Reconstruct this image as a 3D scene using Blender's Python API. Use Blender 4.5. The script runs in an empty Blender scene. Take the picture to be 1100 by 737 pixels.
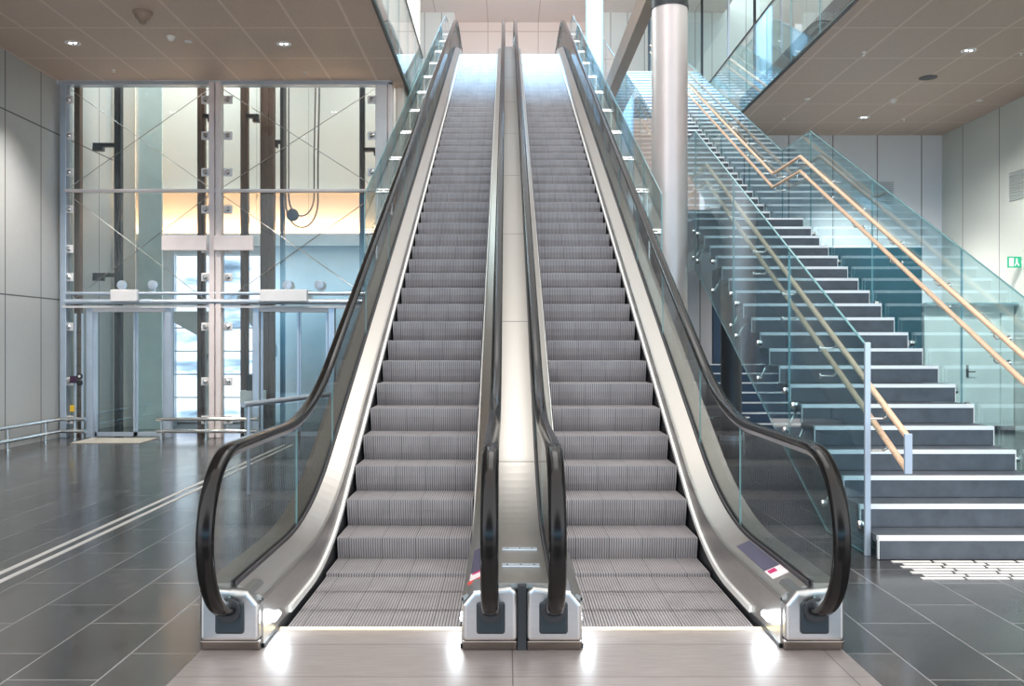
import bpy, math, random
from mathutils import Vector
random.seed(7)
PI = math.pi
C = bpy.context.scene.collection
SC = bpy.context.scene

# ------------------------------------------------------------------ mesh helpers
class MB:
    def __init__(self):
        self.v = []; self.f = []; self.m = []
    def add(self, vs, fs, mi=0):
        o = len(self.v); self.v += [tuple(p) for p in vs]
        for f in fs:
            self.f.append(tuple(i + o for i in f)); self.m.append(mi)
        return self
    def box(self, x0, x1, y0, y1, z0, z1, mi=0):
        vs = [(x0,y0,z0),(x1,y0,z0),(x1,y1,z0),(x0,y1,z0),(x0,y0,z1),(x1,y0,z1),(x1,y1,z1),(x0,y1,z1)]
        return self.add(vs, [(0,3,2,1),(4,5,6,7),(0,1,5,4),(1,2,6,5),(2,3,7,6),(3,0,4,7)], mi)
    def prism(self, poly, axis, a, b, cap=0, rim=None):
        """poly in the plane across axis: x -> (y,z), y -> (x,z), z -> (x,y)"""
        if rim is None: rim = cap
        def P(p, t):
            return {'x': (t, p[0], p[1]), 'y': (p[0], t, p[1]), 'z': (p[0], p[1], t)}[axis]
        n = len(poly)
        vs = [P(p, a) for p in poly] + [P(p, b) for p in poly]
        o = len(self.v); self.v += vs
        self.f.append(tuple(o + i for i in range(n))); self.m.append(cap)
        self.f.append(tuple(o + n + i for i in reversed(range(n)))); self.m.append(cap)
        for i in range(n):
            j = (i + 1) % n
            self.f.append((o+i, o+n+i, o+n+j, o+j)); self.m.append(rim)
        return self
    def tube(self, pts, r, seg=10, mi=0, caps=True):
        pts = [Vector(p) for p in pts]
        n = len(pts); rings = []
        up = None
        for i, p in enumerate(pts):
            if i == 0: d = pts[1] - pts[0]
            elif i == n-1: d = pts[-1] - pts[-2]
            else: d = (pts[i+1]-p).normalized() + (p-pts[i-1]).normalized()
            d.normalize()
            if up is None:
                up = Vector((0,0,1)) if abs(d.z) < .9 else Vector((0,1,0))
            u = d.cross(up)
            if u.length < 1e-4: u = d.cross(Vector((1,0,0)))
            u.normalize(); w = u.cross(d).normalized(); up = w
            k = 1.0
            if 0 < i < n-1:
                c = (pts[i+1]-p).normalized().dot(d); k = 1/max(.5, c)
            rr = r[i] if isinstance(r, (list, tuple)) else r
            rings.append([p + (u*math.cos(a) + w*math.sin(a)*1.0)*rr for a in [2*PI*t/seg for t in range(seg)]])
        vs = [q for ring in rings for q in ring]; fs = []
        for i in range(n-1):
            for t in range(seg):
                a = i*seg+t; b = i*seg+(t+1) % seg
                fs.append((a, b, b+seg, a+seg))
        if caps:
            fs.append(tuple(reversed(range(seg)))); fs.append(tuple((n-1)*seg+t for t in range(seg)))
        return self.add(vs, fs, mi)
    def lathe(self, prof, c, axis=(0,0,1), seg=20, mi=0):
        """prof: (r, h) pairs along axis from c"""
        ax = Vector(axis).normalized()
        u = ax.cross(Vector((0,1,0)) if abs(ax.y) < .9 else Vector((1,0,0))).normalized(); w = ax.cross(u)
        c = Vector(c); vs = []
        for r, h in prof:
            for t in range(seg):
                a = 2*PI*t/seg
                vs.append(c + ax*h + (u*math.cos(a)+w*math.sin(a))*max(r, 1e-4))
        fs = []
        for i in range(len(prof)-1):
            for t in range(seg):
                a = i*seg+t; b = i*seg+(t+1) % seg
                fs.append((a, b, b+seg, a+seg))
        fs.append(tuple(reversed(range(seg)))); fs.append(tuple((len(prof)-1)*seg+t for t in range(seg)))
        return self.add(vs, fs, mi)
    def loft(self, secs, caps=True, mi=0, mis=None):
        """closed sections, equal counts"""
        n = len(secs[0]); vs = [q for s in secs for q in s]; o = len(self.v); self.v += [tuple(q) for q in vs]
        for i in range(len(secs)-1):
            for t in range(n):
                a = o+i*n+t; b = o+i*n+(t+1) % n
                self.f.append((a, b, b+n, a+n)); self.m.append(mis[t] if mis else mi)
        if caps:
            self.f.append(tuple(o+t for t in reversed(range(n)))); self.m.append(mi)
            self.f.append(tuple(o+(len(secs)-1)*n+t for t in range(n))); self.m.append(mi)
        return self
    def build(self, name, mats, parent=None, smooth=False, bevel=0, bseg=2):
        me = bpy.data.meshes.new(name)
        me.from_pydata(self.v, [], self.f); me.validate()
        if not isinstance(mats, (list, tuple)): mats = [mats]
        for m in mats: me.materials.append(m)
        if len(me.polygons) == len(self.m):
            me.polygons.foreach_set('material_index', self.m)
        import bmesh
        bm = bmesh.new(); bm.from_mesh(me); bmesh.ops.recalc_face_normals(bm, faces=bm.faces); bm.to_mesh(me); bm.free()
        if smooth:
            me.polygons.foreach_set('use_smooth', [True]*len(me.polygons))
            me.set_sharp_from_angle(angle=math.radians(38))
        me.update()
        o = bpy.data.objects.new(name, me); C.objects.link(o)
        if parent is not None: 
            o.parent = parent
        if bevel:
            b = o.modifiers.new('Bevel', 'BEVEL'); b.width = bevel; b.segments = bseg; b.limit_method = 'ANGLE'; b.angle_limit = math.radians(50)
        return o

def tag(o, label, cat, group=None, kind='thing'):
    o['label'] = label; o['category'] = cat; o['kind'] = kind
    if group: o['group'] = group
    return o
def empty(name, label, cat, loc=(0,0,0), group=None):
    o = bpy.data.objects.new(name, None); C.objects.link(o); o.location = loc; o.empty_display_size = .2
    return tag(o, label, cat, group)
def struct(name, mb, mats, **k):
    o = mb.build(name, mats, **k); o['kind'] = 'structure'; return o
def copy_tree(o, parent=None):
    c = o.copy(); C.objects.link(c)
    if parent is not None: c.parent = parent
    for ch in list(o.children): copy_tree(ch, c)
    return c
def relink(root):
    """children were modelled in world metres: make them local to the root Empty"""
    for ch in root.children:
        ch.location = ch.location - root.location

# ------------------------------------------------------------------ materials
def newmat(name):
    m = bpy.data.materials.new(name); m.use_nodes = True
    nt = m.node_tree; nt.nodes.clear()
    out = nt.nodes.new('ShaderNodeOutputMaterial')
    return m, nt, out
def col(c): return (c[0], c[1], c[2], 1)
def srgb(r, g, b):
    f = lambda x: (x/255/12.92) if x/255 <= .04045 else ((x/255+.055)/1.055)**2.4
    return (f(r), f(g), f(b))
def pbsdf(nt, out, base, rough, metal=0, spec=.5):
    p = nt.nodes.new('ShaderNodeBsdfPrincipled')
    p.inputs['Base Color'].default_value = col(base); p.inputs['Roughness'].default_value = rough
    p.inputs['Metallic'].default_value = metal; p.inputs['Specular IOR Level'].default_value = spec
    nt.links.new(p.outputs[0], out.inputs[0]); return p
def pos(nt, scale=(1,1,1), loc=(0,0,0), rot=(0,0,0)):
    g = nt.nodes.new('ShaderNodeNewGeometry'); mp = nt.nodes.new('ShaderNodeMapping')
    mp.inputs['Scale'].default_value = scale; mp.inputs['Location'].default_value = loc; mp.inputs['Rotation'].default_value = rot
    nt.links.new(g.outputs['Position'], mp.inputs[0]); return mp.outputs[0]
def noise(nt, vec, scale, detail=3, rough=.55):
    n = nt.nodes.new('ShaderNodeTexNoise'); n.inputs['Scale'].default_value = scale; n.inputs['Detail'].default_value = detail
    n.inputs['Roughness'].default_value = rough
    nt.links.new(vec, n.inputs['Vector']); return n.outputs['Fac']
def ramp(nt, fac, stops):
    r = nt.nodes.new('ShaderNodeValToRGB'); e = r.color_ramp.elements
    while len(e) > 1: e.remove(e[0])
    e[0].position = stops[0][0]; e[0].color = col(stops[0][1])
    for p, c in stops[1:]:
        q = e.new(p); q.color = col(c)
    nt.links.new(fac, r.inputs[0]); return r.outputs[0]
def plain(name, base, rough=.5, metal=0, spec=.5, var=.06, vs=3.0, stretch=(1,1,1), bump=0):
    m, nt, out = newmat(name); p = pbsdf(nt, out, base, rough, metal, spec)
    v = pos(nt, stretch); f = noise(nt, v, vs)
    lo = tuple(c*(1-var) for c in base); hi = tuple(min(1, c*(1+var)) for c in base)
    nt.links.new(ramp(nt, f, [(.3, lo), (.7, hi)]), p.inputs['Base Color'])
    if bump:
        b = nt.nodes.new('ShaderNodeBump'); b.inputs['Strength'].default_value = bump; b.inputs['Distance'].default_value = .002
        nt.links.new(f, b.inputs['Height']); nt.links.new(b.outputs[0], p.inputs['Normal'])
    return m
def brushed(name, base, rough=.3, stretch=(2,2,120), var=.1, rv=.12):
    m, nt, out = newmat(name); p = pbsdf(nt, out, base, rough, 1)
    f = noise(nt, pos(nt, stretch), 4, 4, .6)
    nt.links.new(ramp(nt, f, [(.3, tuple(c*(1-var) for c in base)), (.7, tuple(min(1,c*(1+var)) for c in base))]), p.inputs['Base Color'])
    mr = nt.nodes.new('ShaderNodeMapRange'); mr.inputs['To Min'].default_value = rough-rv/2; mr.inputs['To Max'].default_value = rough+rv/2
    nt.links.new(f, mr.inputs[0]); nt.links.new(mr.outputs[0], p.inputs['Roughness'])
    return m
def emit(name, c, s):
    m, nt, out = newmat(name); e = nt.nodes.new('ShaderNodeEmission'); e.inputs[0].default_value = col(c); e.inputs[1].default_value = s
    nt.links.new(e.outputs[0], out.inputs[0]); return m
def glass(name, tint, refl=1.0, f0=.045):
    """thin architectural glass: a tinted clear pane plus a mirror coat that grows towards grazing angles"""
    m, nt, out = newmat(name)
    t = nt.nodes.new('ShaderNodeBsdfTransparent'); t.inputs[0].default_value = col(tint)
    g = nt.nodes.new('ShaderNodeBsdfGlossy'); g.inputs['Roughness'].default_value = .01; g.inputs[0].default_value = (refl, refl, refl, 1)
    lw = nt.nodes.new('ShaderNodeLayerWeight'); lw.inputs[0].default_value = .5
    pw = nt.nodes.new('ShaderNodeMath'); pw.operation = 'POWER'; pw.inputs[1].default_value = 4.5
    nt.links.new(lw.outputs['Facing'], pw.inputs[0])
    ml = nt.nodes.new('ShaderNodeMath'); ml.operation = 'MULTIPLY_ADD'; ml.inputs[1].default_value = 1-f0; ml.inputs[2].default_value = f0; ml.use_clamp = True
    nt.links.new(pw.outputs[0], ml.inputs[0])
    mx = nt.nodes.new('ShaderNodeMixShader')
    nt.links.new(ml.outputs[0], mx.inputs[0]); nt.links.new(t.outputs[0], mx.inputs[1]); nt.links.new(g.outputs[0], mx.inputs[2])
    nt.links.new(mx.outputs[0], out.inputs[0]); return m
def brickmat(name, c1, c2, mortar, w, h, plane, offset, gap, rough=.4, metal=0, spec=.5, origin=(0,0), smooth=.1, bump=0, fine=None, streak=None, roughvar=0):
    """panel or tile pattern laid in world metres; plane 'xy','yx','xz','yz'"""
    m, nt, out = newmat(name); p = pbsdf(nt, out, c1, rough, metal, spec)
    g = nt.nodes.new('ShaderNodeNewGeometry'); s = nt.nodes.new('ShaderNodeSeparateXYZ'); cb = nt.nodes.new('ShaderNodeCombineXYZ')
    nt.links.new(g.outputs['Position'], s.inputs[0])
    for k in range(2):
        a = nt.nodes.new('ShaderNodeMath'); a.operation = 'SUBTRACT'; a.inputs[1].default_value = origin[k]
        nt.links.new(s.outputs[plane[k].upper()], a.inputs[0]); nt.links.new(a.outputs[0], cb.inputs[k])
    b = nt.nodes.new('ShaderNodeTexBrick'); nt.links.new(cb.outputs[0], b.inputs['Vector'])
    b.offset = offset; b.offset_frequency = 2; b.squash = 1
    b.inputs['Scale'].default_value = 1; b.inputs['Mortar Size'].default_value = gap; b.inputs['Mortar Smooth'].default_value = smooth
    b.inputs['Brick Width'].default_value = w; b.inputs['Row Height'].default_value = h
    b.inputs['Color1'].default_value = col(c1); b.inputs['Color2'].default_value = col(c2); b.inputs['Mortar'].default_value = col(mortar)
    last = b.outputs['Color']
    if fine:
        f = noise(nt, pos(nt, fine[2]), fine[0], 4, .65)
        mx = nt.nodes.new('ShaderNodeMix'); mx.data_type = 'RGBA'; mx.blend_type = 'MULTIPLY'; mx.inputs[0].default_value = 1
        nt.links.new(last, mx.inputs[6])
        nt.links.new(ramp(nt, f, [(.25, (1-fine[1],)*3), (.75, (1,)*3)]), mx.inputs[7]); last = mx.outputs[2]
        if roughvar:
            mr = nt.nodes.new('ShaderNodeMapRange'); mr.inputs['To Min'].default_value = rough; mr.inputs['To Max'].default_value = rough+roughvar
            nt.links.new(f, mr.inputs[0]); nt.links.new(mr.outputs[0], p.inputs['Roughness'])
    nt.links.new(last, p.inputs['Base Color'])
    if bump:
        bp = nt.nodes.new('ShaderNodeBump'); bp.inputs['Strength'].default_value = bump; bp.inputs['Distance'].default_value = .004; bp.invert = True
        nt.links.new(b.outputs['Fac'], bp.inputs['Height']); nt.links.new(bp.outputs[0], p.inputs['Normal'])
    return m

M = {}
M['steel'] = brushed('brushed_steel', (.62,.60,.57), .30, (60,1.5,60))
M['deck'] = brushed('deck_steel', (.44,.42,.39), .33, (70,1.2,70), .06, .1)
M['newel'] = brushed('newel_steel', (.56,.56,.565), .30, (1,20,20), .03, .05)
M['plinth'] = plain('newel_foot_floor_reflection', (.26,.235,.22), .3, 1)  # darker steel: the floor's reflection under the lip is put into its colour
M['guide'] = plain('pale_guide_strip', (.50,.49,.48), .4)
M['chrome'] = plain('polished_steel', (.75,.75,.74), .16, 1)
M['white_edge'] = plain('white_aluminium_edge', (.86,.85,.82), .32, .35)
M['rubber'] = plain('black_rubber', (.006,.0057,.006), .15, 0, .22)
M['black'] = plain('black_plastic', (.02,.022,.026), .45)
M['inlet'] = plain('dark_inlet_plastic', (.010,.019,.026), .4)
M['gasket'] = plain('dark_rubber_seal', (.045,.04,.045), .5)
M['step'] = plain('ribbed_step_metal', (.40,.375,.385), .42, .3, .5, .12, 5)
M['step_back'] = plain('step_groove_metal', (.13,.125,.13), .6, .2)
M['truss'] = plain('dark_truss_sheet', (.08,.08,.085), .5, .3)
M['plate'] = brickmat('landing_plate_steel', (.46,.41,.395), (.43,.385,.37), (.17,.15,.14), 1.6, .46, 'xy', 0, .003, .34, .55, .5, (-1.57,3.335), fine=(4,.4,(1.2,30,1)), roughvar=.15)
M['floor'] = brickmat('slate_floor_tiles', (.050,.049,.050), (.085,.082,.082), (.28,.28,.28), .86, .4345, 'yx', .42, .0045, .07, 0, .5, (.3,-1.486), fine=(2.2,.45,(1.3,1.3,1)), roughvar=.2, smooth=.3)
M['soffit'] = brickmat('soffit_panels', (.56,.44,.37), (.54,.43,.365), (.70,.58,.50), 1.345, .77, 'yx', 0, .028, .5, 0, .35, (-.77,-.65), fine=(6,.12,(8,1,1)), smooth=.7)
M['wall_l'] = brickmat('grey_wall_panels', (.40,.41,.41), (.385,.395,.40), (.06,.06,.06), 1.05, 2.8, 'yz', 0, .012, .42, .0, .5, (.0,-.46), fine=(9,.05,(1,1,1)))
M['wall_r'] = brickmat('pale_green_wall_panels', (.62,.65,.61), (.61,.64,.60), (.16,.17,.17), 1.36, 20, 'yz', 0, .012, .45, 0, .5, (.65,-5))
M['wall_b'] = brickmat('white_wall_panels', (.78,.79,.83), (.77,.78,.82), (.16,.16,.17), .945, 20, 'xz', 0, .011, .45, 0, .5, (.35,-5))
M['wall_u'] = brickmat('rosy_upper_wall_panels', (.80,.70,.66), (.79,.69,.65), (.55,.45,.42), 1.9, 1.05, 'xz', .0, .018, .4, 0, .5, (-.7,-.25))
M['wall_p'] = brickmat('pale_upper_wall_panels', (.78,.82,.80), (.75,.80,.79), (.22,.25,.26), .62, 20, 'xz', 0, .012, .3, 0, .5, (.1,-5))
M['glass'] = glass('clear_glass', (.955,.98,.97), refl=.4)
M['glass_g'] = glass('green_tinted_glass', (.875,.955,.965), f0=.06)
M['glass_s'] = glass('blue_green_stair_glass', (.80,.925,.96), f0=.08)
M['glass_lift'] = glass('lift_glass', (.92,.96,.95), f0=.06)
M['glass_edge'] = plain('glass_edge_green', (.17,.34,.36), .15, 0, .8)
M['lift_white'] = plain('white_painted_steel', (.74,.72,.72), .35, .1)
M['lift_pink'] = plain('rosy_white_painted_steel', (.74,.66,.65), .4, 0)
M['lift_steel'] = plain('pale_blue_steel', (.50,.57,.66), .3, .5)
M['lift_wall'] = brickmat('shaft_wall_sheets', (.60,.545,.49), (.58,.53,.48), (.40,.37,.31), 1.05, 30, 'xz', 0, .008, .55, 0, .4, (.2,-3))
M['lift_low'] = plain('grey_shaft_sill', (.50,.53,.54), .5)
M['rail_dark'] = plain('dark_guide_rail', (.03,.034,.042), .4, .5)
M['rail_brown'] = plain('brown_guide_rail', (.12,.075,.06), .45, .3)
M['panel_green'] = plain('pale_green_shaft_panel', (.50,.57,.55), .4, 0)
M['cable'] = plain('grey_rubber_cable', (.10,.085,.08), .5)
M['wood'] = plain('pale_birch_wood', srgb(228,190,158), .38, 0, .5, .14, 6, (14,1.2,14))
M['stair'] = plain('slate_stair_stone', (.085,.098,.118), .45, 0, .5, .2, 7)
M['nosing'] = plain('light_aluminium_nosing', (.90,.93,.95), .35, .0)
M['stringer'] = plain('blue_grey_stringer_steel', (.12,.17,.21), .4, .4)
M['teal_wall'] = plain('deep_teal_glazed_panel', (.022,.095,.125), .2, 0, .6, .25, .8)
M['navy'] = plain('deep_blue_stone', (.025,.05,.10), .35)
M['door_w'] = plain('white_painted_door', (.78,.84,.80), .4)
M['column'] = plain('satin_painted_column', (.64,.565,.545), .38, .45, .5, .03)
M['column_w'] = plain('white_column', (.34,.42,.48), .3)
M['column_d'] = plain('dark_column', (.10,.11,.125), .4, .3)
M['beam'] = plain('brown_beam', (.30,.235,.19), .45)
M['violet'] = plain('violet_film', (.062,.058,.105), .45)
M['sticker'] = plain('pale_pink_sticker', (.80,.70,.72), .5)
M['magenta'] = plain('magenta_print', (.50,.01,.13), .5)
M['red'] = plain('red_print', (.62,.06,.04), .5)
M['white'] = plain('white_plastic', (.85,.85,.84), .4)
M['green'] = emit('exit_green', (.06,.50,.28), .8)
M['pict'] = emit('exit_white', (.85,1,.92), .9)
M['yellow'] = plain('yellow_tag', (.70,.45,.04), .5)
M['purple'] = plain('dark_purple_panel', (.05,.018,.05), .3)
M['tactile'] = plain('white_tactile_bar', (.84,.82,.79), .5)
M['mat'] = plain('beige_tactile_mat', (.34,.32,.28), .7)
M['comb'] = emit('warm_comb_light', (1,.82,.42), 2.2)
M['cool_lamp'] = emit('cool_lamp', (.80,.93,1), 14)
M['down'] = emit('downlight_lamp', (.95,.96,1), 6)
M['cove'] = emit('warm_cove_led', (1,.56,.27), 120)
M['reflector'] = plain('downlight_reflector', (.55,.57,.66), .2, .8)

# ------------------------------------------------------------------ camera (level, 32 mm, 1.58 m above the floor)
cam = bpy.data.cameras.new('camera'); camo = bpy.data.objects.new('camera', cam); C.objects.link(camo)
camo.location = (0, 0, 1.58); camo.rotation_euler = (PI/2, 0, 0)
cam.sensor_width = 36; cam.lens = 967/1100*36; cam.shift_x = 6/1100; cam.shift_y = 1.5/1100; cam.clip_start = .05; cam.clip_end = 200
SC.camera = camo

# ------------------------------------------------------------------ escalators
XC = .08                                   # centre line between the two escalators
SL = .516                                  # rise per metre
TOP = 9.70
def blend(t, w):                           # smoothed max(0,t)
    if t <= -w: return 0
    if t >= w: return t
    return (t+w)**2/(4*w)
YB0 = 6.45; YB1 = YB0 + TOP/SL
def B(y):
    a = SL*blend(y-YB0, .75)
    return a if y < 16 else SL*(YB1-YB0) - SL*blend(YB1-y, .9)
def tread(n):
    y = 7.34+.4*n; t = .5935+SL*(y-7.34)
    lo = SL*blend(t/SL, .28)
    return lo if y < 16 else TOP - SL*blend((TOP-t)/SL, .5)
YEND = 28.2
YS = [4.66,4.9,5.2,5.5,5.7] + [5.7+.1*i for i in range(1,16)] + [7.4+.8*i for i in range(21)] + [24.1+.15*i for i in range(1,17)] + [26.9,27.5,YEND]
def sweep(mb, sec, ys=YS, mis=None, cut=None):
    """sec: closed list of (x, dz); swept along the escalator pitch line"""
    secs = []
    for y in ys:
        b = B(y); secs.append([(x, y, (b+dz) if cut is None else max(cut, b+dz)) for x, dz in sec])
    return mb.loft(secs, mis=mis)

def step_meshes():
    """ribbed step: base body and cleats, nosing front edge at the origin"""
    def prof(o, d):    # o: recess below the ribs
        return [(o*.8, -o*.6), (.448, -o*.8), (.448, -.03), (.09, -.05), (.082, -.215), (.056+o, -.215), (.026+o, -.15), (.008+o, -.08), (o*.7, -.012)]
    mb = MB()
    mb.prism(prof(.007, 0), 'x', -.5, .5, 1)
    n = 56; p = 1.0/n
    for i in range(n):
        x = -.5+p*(i+.5); w = p*.31
        wide = (i % 14 == 4)
        mb.prism(prof(0, 0), 'x', x-w, x+w*(1.0 if not wide else .55), 0)
    return mb
STEP = None

def escalator(cx, sgn_out, label):
    """cx lane centre; sgn_out: -1 when the outer side is on the left, +1 on the right"""
    global STEP
    root = empty('escalator', label, 'escalator', (cx, 4.6, 0))
    def fin(o):
        return o
    # truss: outer cladding, inner cladding and bottom
    for s in (-1, 1):
        xo = cx + s*.80
        mb = MB(); inn = (s != sgn_out)
        xo = cx + s*(.78 if inn else .80)
        sweep(mb, [(xo, .30), (xo - s*.012, .30), (xo - s*.012, -1.05), (xo, -1.05)], cut=-.30)
        mb.build('side_cladding', M['steel'], root)
    mb = MB(); sweep(mb, [(cx-.78, -1.0), (cx+.78, -1.0), (cx+.78, -1.05), (cx-.78, -1.05)], cut=None)
    # keep the underside above the pit bottom
    mb.v = [(x, y, max(z, -.32 if i % 4 in (2,3) else -.28)) for i, (x, y, z) in enumerate(mb.v)]
    mb.build('truss_soffit', M['truss'], root)
    # steps
    for k in range(-6, 49):
        y = 7.34+.4*k
        if STEP is None:
            o = step_meshes().build('step', [M['step'], M['step_back']], root); STEP = o.data
        else:
            o = bpy.data.objects.new('step', STEP); C.objects.link(o); o.parent = root
        o.location = (cx, y, tread(k) - .004); o.scale = (.972, 1, 1)
    for s in (-1, 1):
        X = lambda a: cx + s*a
        inn = (s != sgn_out)
        # skirt
        mb = MB(); sweep(mb, [(X(.513), .27), (X(.522), .27), (X(.522), -.02), (X(.513), -.02)]); mb.build('skirt_panel', M['steel'], root)
        mb = MB(); sweep(mb, [(X(.506), .032), (X(.522), .032), (X(.522), -.36), (X(.506), -.36)], cut=-.29); mb.build('skirt_base', M['black'], root)
        mb = MB(); secs = []
        for y in [q for q in YS if q > 5.1]:
            b = B(y); k = .062*min(1, b/.35)
            secs.append([(X(x), y, b+k+dz) for x, dz in ((.494, .034), (.513, .028), (.513, .072), (.498, .066))])
        mb.loft(secs); mb.build('skirt_deflector', M['white_edge'], root)
        # inner deck
        mb = MB(); sweep(mb, [(X(.512), .255), (X(.516), .275), (X(.530), .284), (X(.652), .338), (X(.652), .31), (X(.524), .25)]); mb.build('inner_deck', M['deck'], root)
        mb = MB(); sweep(mb, [(X(.545), .2905), (X(.551), .2931), (X(.551), .288), (X(.545), .286)]); mb.build('deck_seam', M['gasket'], root)
        mb = MB(); sweep(mb, [(X(.645), .33), (X(.645), .356), (X(.659), .356), (X(.659), .33)])
        sweep(mb, [(X(.671), .33), (X(.671), .356), (X(.683), .356), (X(.683), .33)]); mb.build('glass_seal', M['gasket'], root)
        if not inn:
            mb = MB(); sweep(mb, [(X(.683), .345), (X(.815), .345), (X(.815), .30), (X(.683), .30)]); mb.build('outer_deck', M['deck'], root)
        # glass panes
        pan = [4.9, 6.05, 7.3] + [7.3+1.75*i for i in range(1, 11)] + [26.2, 27.6]
        zt = 1.018; zb = .33
        for i in range(len(pan)-1):
            a, b = pan[i], pan[i+1]-.006
            n = 8 if b < 8 or b > 24 else 2
            yy = [a+(b-a)*t/n for t in range(n+1)]
            poly = [(y, B(y)+zb) for y in yy] + [(y, B(y)+zt) for y in reversed(yy)]
            if i == 0:   # rounded newel end
                R = .378; yc = 4.62; zc = .64
                arc = [(yc + R*math.cos(t), zc + R*math.sin(t)) for t in [PI/2 + PI*.93*q/18 for q in range(19)]]
                poly = [(4.60, zb-.03)] + [(y, B(y)+zb) for y in yy] + [(y, B(y)+zt) for y in reversed(yy)] + arc
            mb = MB(); mb.prism(poly, 'x', X(.660), X(.670), 0, 1); mb.build('glass_pane', [M['glass'], M['glass_edge']], root)
        # handrail path
        yc = 4.62; zc = .64; R = .42
        path = [(4.80, .225), (4.72, .215)]
        path += [(yc + R*math.cos(t), zc + R*math.sin(t)) for t in [-PI/2 - PI*q/26 for q in range(27)]]
        path += [(y, B(y)+1.06) for y in YS if y > 4.8]
        yt = YEND; zt2 = TOP+.64
        path += [(yt + R*math.cos(t), zt2 + R*math.sin(t)) for t in [PI/2 - PI*q/16 for q in range(1, 17)]]
        path += [(yt-.2, TOP+.22)]
        def strip(mb, sec, path):
            secs = []
            for i, (y, z) in enumerate(path):
                a = path[max(0, i-1)]; b = path[min(len(path)-1, i+1)]
                ty, tz = b[0]-a[0], b[1]-a[1]; L = math.hypot(ty, tz); ty /= L; tz /= L
                ny, nz = -tz, ty          # outward normal (up on the run)
                secs.append([(X(.665)+u, y+ny*w, z+nz*w) for u, w in sec])
            return mb.loft(secs)
        hw = .041
        sec = [(-hw, -.018), (-hw-.002, -.006), (-hw+.004, .008), (-hw+.016, .016), (0, .019), (hw-.016, .016), (hw-.004, .008), (hw+.002, -.006), (hw, -.018), (hw-.012, -.022), (-hw+.012, -.022)]
        mb = strip(MB(), sec, path); mb.build('handrail', M['rubber'], root, smooth=True)
        mb = strip(MB(), [(-.026, -.045), (.026, -.045), (.026, -.0225), (-.026, -.0225)], path[2:-1]); mb.build('handrail_guide', M['chrome'], root)
        # newel base
        x_in, x_out = .520, (.80 if inn else .822)
        c = .02
        fr = [(X(x_in), .01), (X(x_in), .252), (X(x_in+.055), .318), (X(x_out-.03), .340), (X(x_out), .318), (X(x_out), .01)]
        nb = MB(); nb.prism([(x, max(z, .062)) for x, z in fr], 'y', 4.59, 4.86); o = nb.build('newel_base', M['newel'], root, smooth=False, bevel=.022, bseg=4)
        nb = MB(); nb.prism([(4.592, .064), (4.625, .009), (4.86, .009), (4.86, .064)], 'x', min(X(x_in), X(x_out)), max(X(x_in), X(x_out))); nb.build('newel_plinth', M['plinth'], root, bevel=.008, bseg=3)
        nb = MB(); q = .665
        nb.box(min(X(q-.073), X(q+.073)), max(X(q-.073), X(q+.073)), 4.572, 4.60, .105, .268)
        inl = nb.build('handrail_inlet', M['inlet'], root, bevel=.014, bseg=3)
        nb = MB(); nb.lathe([(.054, -.006), (.062, 0), (.062, .012), (.05, .014)], (X(q), 4.566, .232), (0,-1,0), 24); nb.build('brush_collar', M['black'], inl)
        # comb light in the skirt
        nb = MB(); nb.tube([(X(.512), 4.86, .10), (X(.512), 4.95, .102)], .018, 10); nb.build('skirt_lamp', M['cool_lamp'], root, smooth=True)
        L = bpy.data.lights.new('comb_glow', 'POINT'); L.energy = 1.0; L.color = (.82,.93,1); L.specular_factor = .15; L.shadow_soft_size = .03
        lo = bpy.data.objects.new('comb_glow', L); C.objects.link(lo); lo.location = (X(.47), 4.86, .11)
        for k in range(3): MB().lathe([(.006, 0), (.006, .004)], (X(.519), 4.80-.03*k, .10+.012*k), (-s,0,0), 8).build('screw', M['black'], root)
    # landing plate, comb and comb light
    mb = MB(); mb.box(cx-.825, cx+.825, 3.2, 4.985, -.02, .009); mb.build('landing_plate', M['plate'], root)
    mb = MB()
    for k in range(56):
        x = cx-.5+(k+.5)/56
        mb.prism([(4.985, .002), (4.985, .012), (5.02, .0045), (5.02, .001)], 'x', x-.0045, x+.0045)
    mb.box(cx-.505, cx+.505, 4.93, 4.986, .0, .012); mb.build('comb_plate', M['plate'], root)
    mb = MB(); mb.box(cx-.50, cx+.50, 4.955, 4.972, .010, .020); mb.build('comb_light', M['comb'], root)
    mb = MB(); mb.box(cx-.80, cx+.80, 26.6, YEND+1.2, TOP-.03, TOP+.008); mb.build('upper_landing_plate', M['plate'], root)
    return root

el = escalator(XC-.825, -1, 'left-hand escalator of the pair, beside the glazed lift front')
er = escalator(XC+.825, 1, 'right-hand escalator of the pair, nearest the glass staircase')
# stickers on the decks
def stick(root, cx, s, y0, y1, u0, u1, name, mat, lift=.002, parent=None):
    """thin film on the inner deck; u across the deck 0 (lane edge) .. 1 (glass)"""
    def z(u): return .284+(.338-.284)*u
    X = lambda u: cx+s*(.530+.122*u)
    mb = MB(); ys = [y0+(y1-y0)*t/6 for t in range(7)]
    secs = []
    for y in ys:
        secs.append([(X(u0), y, B(y)+z(u0)+lift), (X(u1), y, B(y)+z(u1)+lift), (X(u1), y, B(y)+z(u1)+lift-.004), (X(u0), y, B(y)+z(u0)+lift-.004)])
    mb.loft(secs); return mb.build(name, mat, parent or root)
st = stick(er, XC+.825, 1, 5.10, 5.72, .22, .9, 'violet_film', M['violet'])
st2 = stick(er, XC+.825, 1, 4.93, 5.09, .20, .92, 'warning_sticker', M['sticker'])
stick(er, XC+.825, 1, 5.015, 5.075, .28, .62, 'warning_mark', M['magenta'], .004, st2)
stick(er, XC+.825, 1, 4.945, 5.0, .30, .86, 'white_field', M['white'], .004, st2)
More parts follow.
